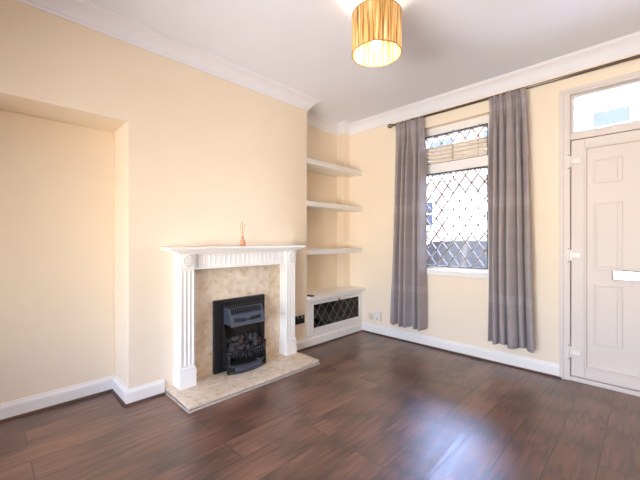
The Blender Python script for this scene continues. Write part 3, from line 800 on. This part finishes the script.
m = MB(); m.lathe([(.013, 2.44), (.014, 2.425), (.022, 2.405), (.030, 2.38), (.030, 2.365), (.024, 2.348), (.012, 2.338), (.0005, 2.335)], (LX, LY, 0), 20)
m.build('bulb', emis('bulb_glow', (1.0, .90, .72, 1), 52), lamp, smooth=True)

# ------------------------------------------------------------------ the street outside
GZ = -.12
m = MB(); m.box(-30, 22, YW+.25, 60, GZ-.3, GZ-.12); tag(m.build('road', mat('asphalt', srgb(176,176,178), .9, noise=.3, nscale=12)), 'grey street surface outside the front window', 'road', kind='structure')
m = MB(); m.box(-30, 22, YW+.26, 5.0, GZ-.12, GZ); tag(m.build('pavement', mat('paving', srgb(170,165,158), .9, noise=.25, nscale=8)), 'pale pavement strip directly outside the front window', 'pavement', kind='structure')
m = MB(); m.box(-30, 22, 11.0, 12.6, GZ-.12, GZ); tag(m.build('pavement', M_p if False else bpy.data.materials['paving']), 'pale pavement strip in front of the houses across the street', 'pavement', kind='structure')
hb = [brick_mat('pale_peach_brick', srgb(118,84,62), srgb(130,95,70), srgb(140,122,106)), brick_mat('pale_render_brick', srgb(112,92,80), srgb(120,98,84), srgb(128,112,100))]
stone = mat('pale_stone', srgb(226,220,210), .8, noise=.1, nscale=10)
slate = mat('roof_slate', srgb(112,108,112), .7, noise=.3, nscale=15)
wglass = mat('dark_window_glass', (.03,.033,.04,1), .12, spec=.25, noise=.2, nscale=2)
def house(x0, w, kind, label, doorx, wins):
    h = thing('terraced_house', (x0+w/2, 12.7, GZ), label, 'house', 'terraced houses across the street')
    F = 12.6; H = 5.75
    m = MB(); m.box(x0, x0+w, F, F+6, GZ, H); m.build('facade', hb[kind], h)
    m = MB(); m.prism([(x0, F-.25, H), (x0, F+6.2, H), (x0, F+3, H+.9)], (w, 0, 0)); m.build('roof', slate, h)
    m = MB(); m.tube([(x0, F-.3, H-.02), (x0+w, F-.3, H-.02)], .06, 10); m.build('gutter', M['black'], h)
    m = MB(); m.box(x0+.1, x0+1.0, F+2.7, F+3.3, H+.7, H+1.7); m.build('chimney', hb[kind], h)
    for (a, b2, z0_, z1_) in wins:
        m = MB()
        m.box(a-.07, a, F-.03, F+.05, z0_, z1_); m.box(b2, b2+.07, F-.03, F+.05, z0_, z1_); m.box(a-.07, b2+.07, F-.03, F+.05, z1_, z1_+.07); m.box(a-.07, b2+.07, F-.03, F+.05, z0_-.07, z0_)
        m.box(a, b2, F-.02, F+.04, (z0_+z1_)/2-.03, (z0_+z1_)/2+.03)
        fr = m.build('window', M['upvc'], h)
        m = MB(); m.box(a, b2, F-.012, F-.004, z0_, z1_); m.build('pane', wglass, fr)
        m = MB(); m.box(a-.2, b2+.2, F-.1, F-.001, z0_-.2, z0_-.071); m.build('stone_sill', stone, fr)
        m = MB()
        k = 10
        pts = [(a-.2 + (b2-a+.4)*i/k, F-.08, z1_+.08+.16*math.sin(PI*i/k)) for i in range(k+1)] + [(b2+.2 - (b2-a+.4)*i/k, F-.08, z1_+.28+.2*math.sin(PI*i/k)) for i in range(k+1)]
        m.prism(pts, (0, .079, 0)); m.build('stone_lintel', stone, fr)
    m = MB(); m.box(doorx, doorx+.9, F-.03, F+.03, GZ+.02, 1.9); dd = m.build('door', mat('house_door', srgb(150,70,62) if kind else srgb(96,104,116), .4, noise=.1), h)
    m = MB(); m.box(doorx-.15, doorx, F-.08, F-.001, GZ+.02, 2.1); m.box(doorx+.9, doorx+1.05, F-.08, F-.001, GZ+.02, 2.1); m.box(doorx-.15, doorx+1.05, F-.08, F-.001, 1.9, 2.2); m.build('door_surround', stone, dd)
    return h
house(-11.8, 4.6, 0, 'peach brick terraced house across the street, left of the one opposite the leaded window', -11.3, [(-9.9,-8.8,.7,2.2), (-11.0,-10.1,3.6,5.0), (-9.3,-8.4,3.6,5.0)])
hm = house(-7.2, 4.6, 0, 'peach brick terraced house across the street, opposite the leaded window', -3.9, [(-6.75,-6.1,1.75,2.7), (-6.2,-5.3,3.7,5.1), (-4.2,-3.3,3.7,5.1)])
house(-2.6, 4.6, 1, 'pale rendered terraced house across the street, seen through the fanlight', .6, [(-1.9,-.6,.7,2.2), (-1.15,-.35,4.0,4.9), (-2.3,-1.7,4.0,4.9), (.5,1.3,4.0,4.9)])

m = MB(); m.prism([(-5.6,12.599,GZ),(-5.3,12.1,GZ),(-4.35,12.1,GZ),(-4.05,12.599,GZ)], (0,0,3.0)); bay = m.build('bay', stone, hm)
m = MB(); m.prism([(-5.7,12.599,GZ+3.0),(-5.35,12.0,GZ+3.0),(-4.3,12.0,GZ+3.0),(-3.95,12.599,GZ+3.0)], (0,0,.12)); m.build('bay_roof', slate, bay)
m = MB(); m.box(-5.2,-4.45,12.092,12.099,.9,2.3); m.build('bay_pane', mat('net_curtain', srgb(205,200,196), .3, noise=.08, nscale=6), bay)
# unseen upper storey and neighbours of this terrace, added to shade car and street
m = MB(); m.box(-14, 9, 1.2, YW+.25, CZ+.16, 5.6); m.box(-14, -3.41, 1.2, YW+.25, GZ, CZ+.159); m.box(RX+.31, 9, 1.2, YW+.25, GZ, CZ+.159)
tag(m.build('wall_terrace', hb[0]), 'unseen brick street front of the terrace above and beside the room, added to shade the street', 'wall', kind='structure')
# parked car
car = thing('car', (-1.6, 6.25, GZ-.12), 'dark grey car parked across the street side of the leaded window', 'car')
paint = mat('car_paint', (.014,.015,.018,1), .5, spec=.25, coat=0, noise=.1, nscale=4)
cg = mat('car_glass', (.014,.016,.02,1), .12, spec=.25, noise=.2, nscale=3)
R0z = GZ-.12
def prof_body():
    return [(-3.62,.32),(-3.66,.50),(-3.60,.72),(-3.45,.86),(-3.0,.93),(-1.0,.98),(-.1,.92),(.42,.80),(.52,.62),(.52,.36),(.45,.25),(-3.5,.25)]
yN, yF = 5.42, 7.08
m = MB(); m.prism([(x, yN, R0z+z) for x, z in prof_body()], (0, yF-yN, 0)); body = m.build('body', paint, car, bevel=.06, seg=4)
gp_b = [(-3.42,.90),(-.42,.955)]; 
m = MB()
def ring(x, z, ins): return [(x, yN+ins, R0z+z), (x, yF-ins, R0z+z)]
secs = [(-3.46,.90,.06,.90),(-3.18,1.28,.16,.90),(-2.75,1.43,.19,.9),(-2.2,1.475,.2,.9),(-1.6,1.47,.2,.9),(-1.15,1.41,.18,.9),(-.35,.95,.08,.9)]
prev = None
for x, z, ins, zl in secs:
    cur = [m.bm.verts.new(p) for p in ((x, yN+.03, R0z+min(z-.01, .93)), (x, yN+ins, R0z+z-.02), (x, yN+ins+.10, R0z+z+.015), (x, yF-ins-.10, R0z+z+.015), (x, yF-ins, R0z+z-.02), (x, yF-.03, R0z+min(z-.01, .93)))]
    if prev:
        for k in range(5): m.bm.faces.new((prev[k], prev[k+1], cur[k+1], cur[k]))
    prev = cur
m.build('roof', paint, car, smooth=True)
def sidewin(mm, quad, y_of):
    mm.prism([(x, y_of(z)-.006, R0z+z) for x, z in quad], (0, .004, 0))
yo = lambda z: yN+.03 + (z-.93)/(1.45-.93)*.17
m = MB(); m.prism([(x, yo(z)-.003, R0z+z) for x, z in [(-3.02,.97),(-.62,.985),(-1.1,1.35),(-1.4,1.39),(-2.1,1.415),(-2.7,1.40),(-2.99,1.25)]], (0,.004,0)); m.build('window_surround', M['black'], car)
for quad in ([(-3.05,.985),(-2.18,.995),(-2.18,1.40),(-2.72,1.385),(-2.98,1.24)], [(-2.10,.995),(-1.42,1.0),(-1.50,1.385),(-2.10,1.40)], [(-1.34,1.0),(-.66,1.0),(-1.12,1.32),(-1.40,1.375)]):
    m = MB(); sidewin(m, quad, yo); m.build('side_window', cg, car)
m = MB(); m.prism([(-.45,yN+.16,R0z+1.01),(-.45,yF-.16,R0z+1.01),(-1.05,yF-.26,R0z+1.36),(-1.05,yN+.26,R0z+1.36)], (.014,0,.01)); m.build('windscreen', cg, car)
for x in (-2.95, -.25):
    for y in (yN+.09, yF-.09):
        m = MB(); m.lathe([(.10,-.11),(.28,-.11),(.32,-.08),(.32,.08),(.28,.11),(.10,.11)], (x, y, R0z+.3205), 24, 'Y', True); wh = m.build('wheel', M['black'], car, smooth=False)
        m = MB(); m.lathe([(.02,-.118),(.17,-.116),(.20,-.105),(.20,.105),(.17,.116),(.02,.118)], (x, y, R0z+.3205), 20, 'Y', True); m.build('hub', M['steel'], wh)
m = MB(); m.box(-.72, -.56, yN-.14, yN+.0, R0z+.97, R0z+1.09); m.build('wing_mirror', paint, car, bevel=.03)
m = MB(); m.box(-1.62,-1.44, yN-.012, yN+.0, R0z+.84, R0z+.865); m.build('door_handle', M['steel'], car, bevel=.004)
m = MB(); m.box(-2.72,-2.54, yN-.012, yN+.0, R0z+.83, R0z+.855); m.build('door_handle', M['steel'], car, bevel=.004)
for y in (yN+.2, yF-.2):
    m = MB(); m.box(.44, .535, y-.14, y+.14, R0z+.66, R0z+.78); m.build('headlight', M['glass'] if False else M['steel'], car, bevel=.02)
    m = MB(); m.box(-3.66, -3.5, y-.10, y+.10, R0z+.66, R0z+.84); m.build('tail_light', mat('tail_red', (.35,.02,.02,1), .2, noise=.1), car, bevel=.02)

# ------------------------------------------------------------------ light
LOW_GLOW = (1.0, .95, .90, 1)      # pale glow below the horizon, added to lift the ceiling via the rear window
w = bpy.data.worlds.new('sky'); scene.world = w; w.use_nodes = True
nt = w.node_tree; bg = nt.nodes['Background']
tc = nt.nodes.new('ShaderNodeTexCoord'); sp = nt.nodes.new('ShaderNodeSeparateXYZ'); nt.links.new(tc.outputs['Generated'], sp.inputs[0])
cr = nt.nodes.new('ShaderNodeValToRGB'); e = cr.color_ramp.elements
mr = nt.nodes.new('ShaderNodeMapRange'); mr.inputs['From Min'].default_value = -1; mr.inputs['From Max'].default_value = 1
nt.links.new(sp.outputs['Z'], mr.inputs['Value'])
e[0].position = .485; e[0].color = LOW_GLOW; e[1].position = .80; e[1].color = (.46, .66, 1.25, 1)
e2 = e.new(.505); e2.color = (.80, .89, 1.0, 1)
nt.links.new(mr.outputs[0], cr.inputs['Fac']); nt.links.new(cr.outputs['Color'], bg.inputs['Color'])
SKY = 19.0
bg.inputs['Strength'].default_value = SKY
def portal(name, loc, rot, sx, sy):
    l = bpy.data.lights.new(name, 'AREA'); l.shape = 'RECTANGLE'; l.size = sx; l.size_y = sy; l.cycles.is_portal = True
    o = bpy.data.objects.new(name, l); COL.objects.link(o); o.location = loc; o.rotation_euler = rot
portal('window_portal', ((g0+g1)/2, YW+.22, 1.6), (-PI/2, 0, 0), g1-g0, 1.55)
portal('fanlight_portal', ((DX0+DX1)/2, YW+.22, 2.24), (-PI/2, 0, 0), .8, .3)
portal('rear_portal', ((BX0+BX1)/2, RY-.24, (BZ0+BZ1)/2), (PI/2, 0, 0), BX1-BX0, BZ1-BZ0)
sl = bpy.data.lights.new('sun', 'SUN'); sl.energy = 55; sl.angle = math.radians(.6); sl.color = (1, .93, .83)
so = bpy.data.objects.new('sun', sl); COL.objects.link(so); so.location = (-8, -4, 12)
so.rotation_euler = Vector((.64, .03, -.77)).to_track_quat('-Z', 'Y').to_euler()

# ------------------------------------------------------------------ camera
cd = bpy.data.cameras.new('camera'); cam = bpy.data.objects.new('camera', cd); COL.objects.link(cam)
cam.location = (0, 0, 1.18); cam.rotation_euler = (PI/2, 0, math.radians(44.6))
cd.sensor_fit = 'HORIZONTAL'; cd.sensor_width = 36; cd.lens = 332.5/640*36; cd.clip_start = .02; cd.clip_end = 200
scene.camera = cam
vs = scene.view_settings
vs.view_transform = 'Standard'; vs.look = 'None'; vs.gamma = 1; vs.use_curve_mapping = False; vs.exposure = 0.76
scene.cycles.max_bounces = 12; scene.cycles.diffuse_bounces = 8; scene.cycles.transparent_max_bounces = 16
scene.cycles.use_denoising = True; scene.cycles.denoising_prefilter = 'ACCURATE'; scene.cycles.denoising_input_passes = 'RGB_ALBEDO_NORMAL'
scene.cycles.sample_clamp_indirect = 8
scene.cycles.caustics_reflective = False; scene.cycles.caustics_refractive = False
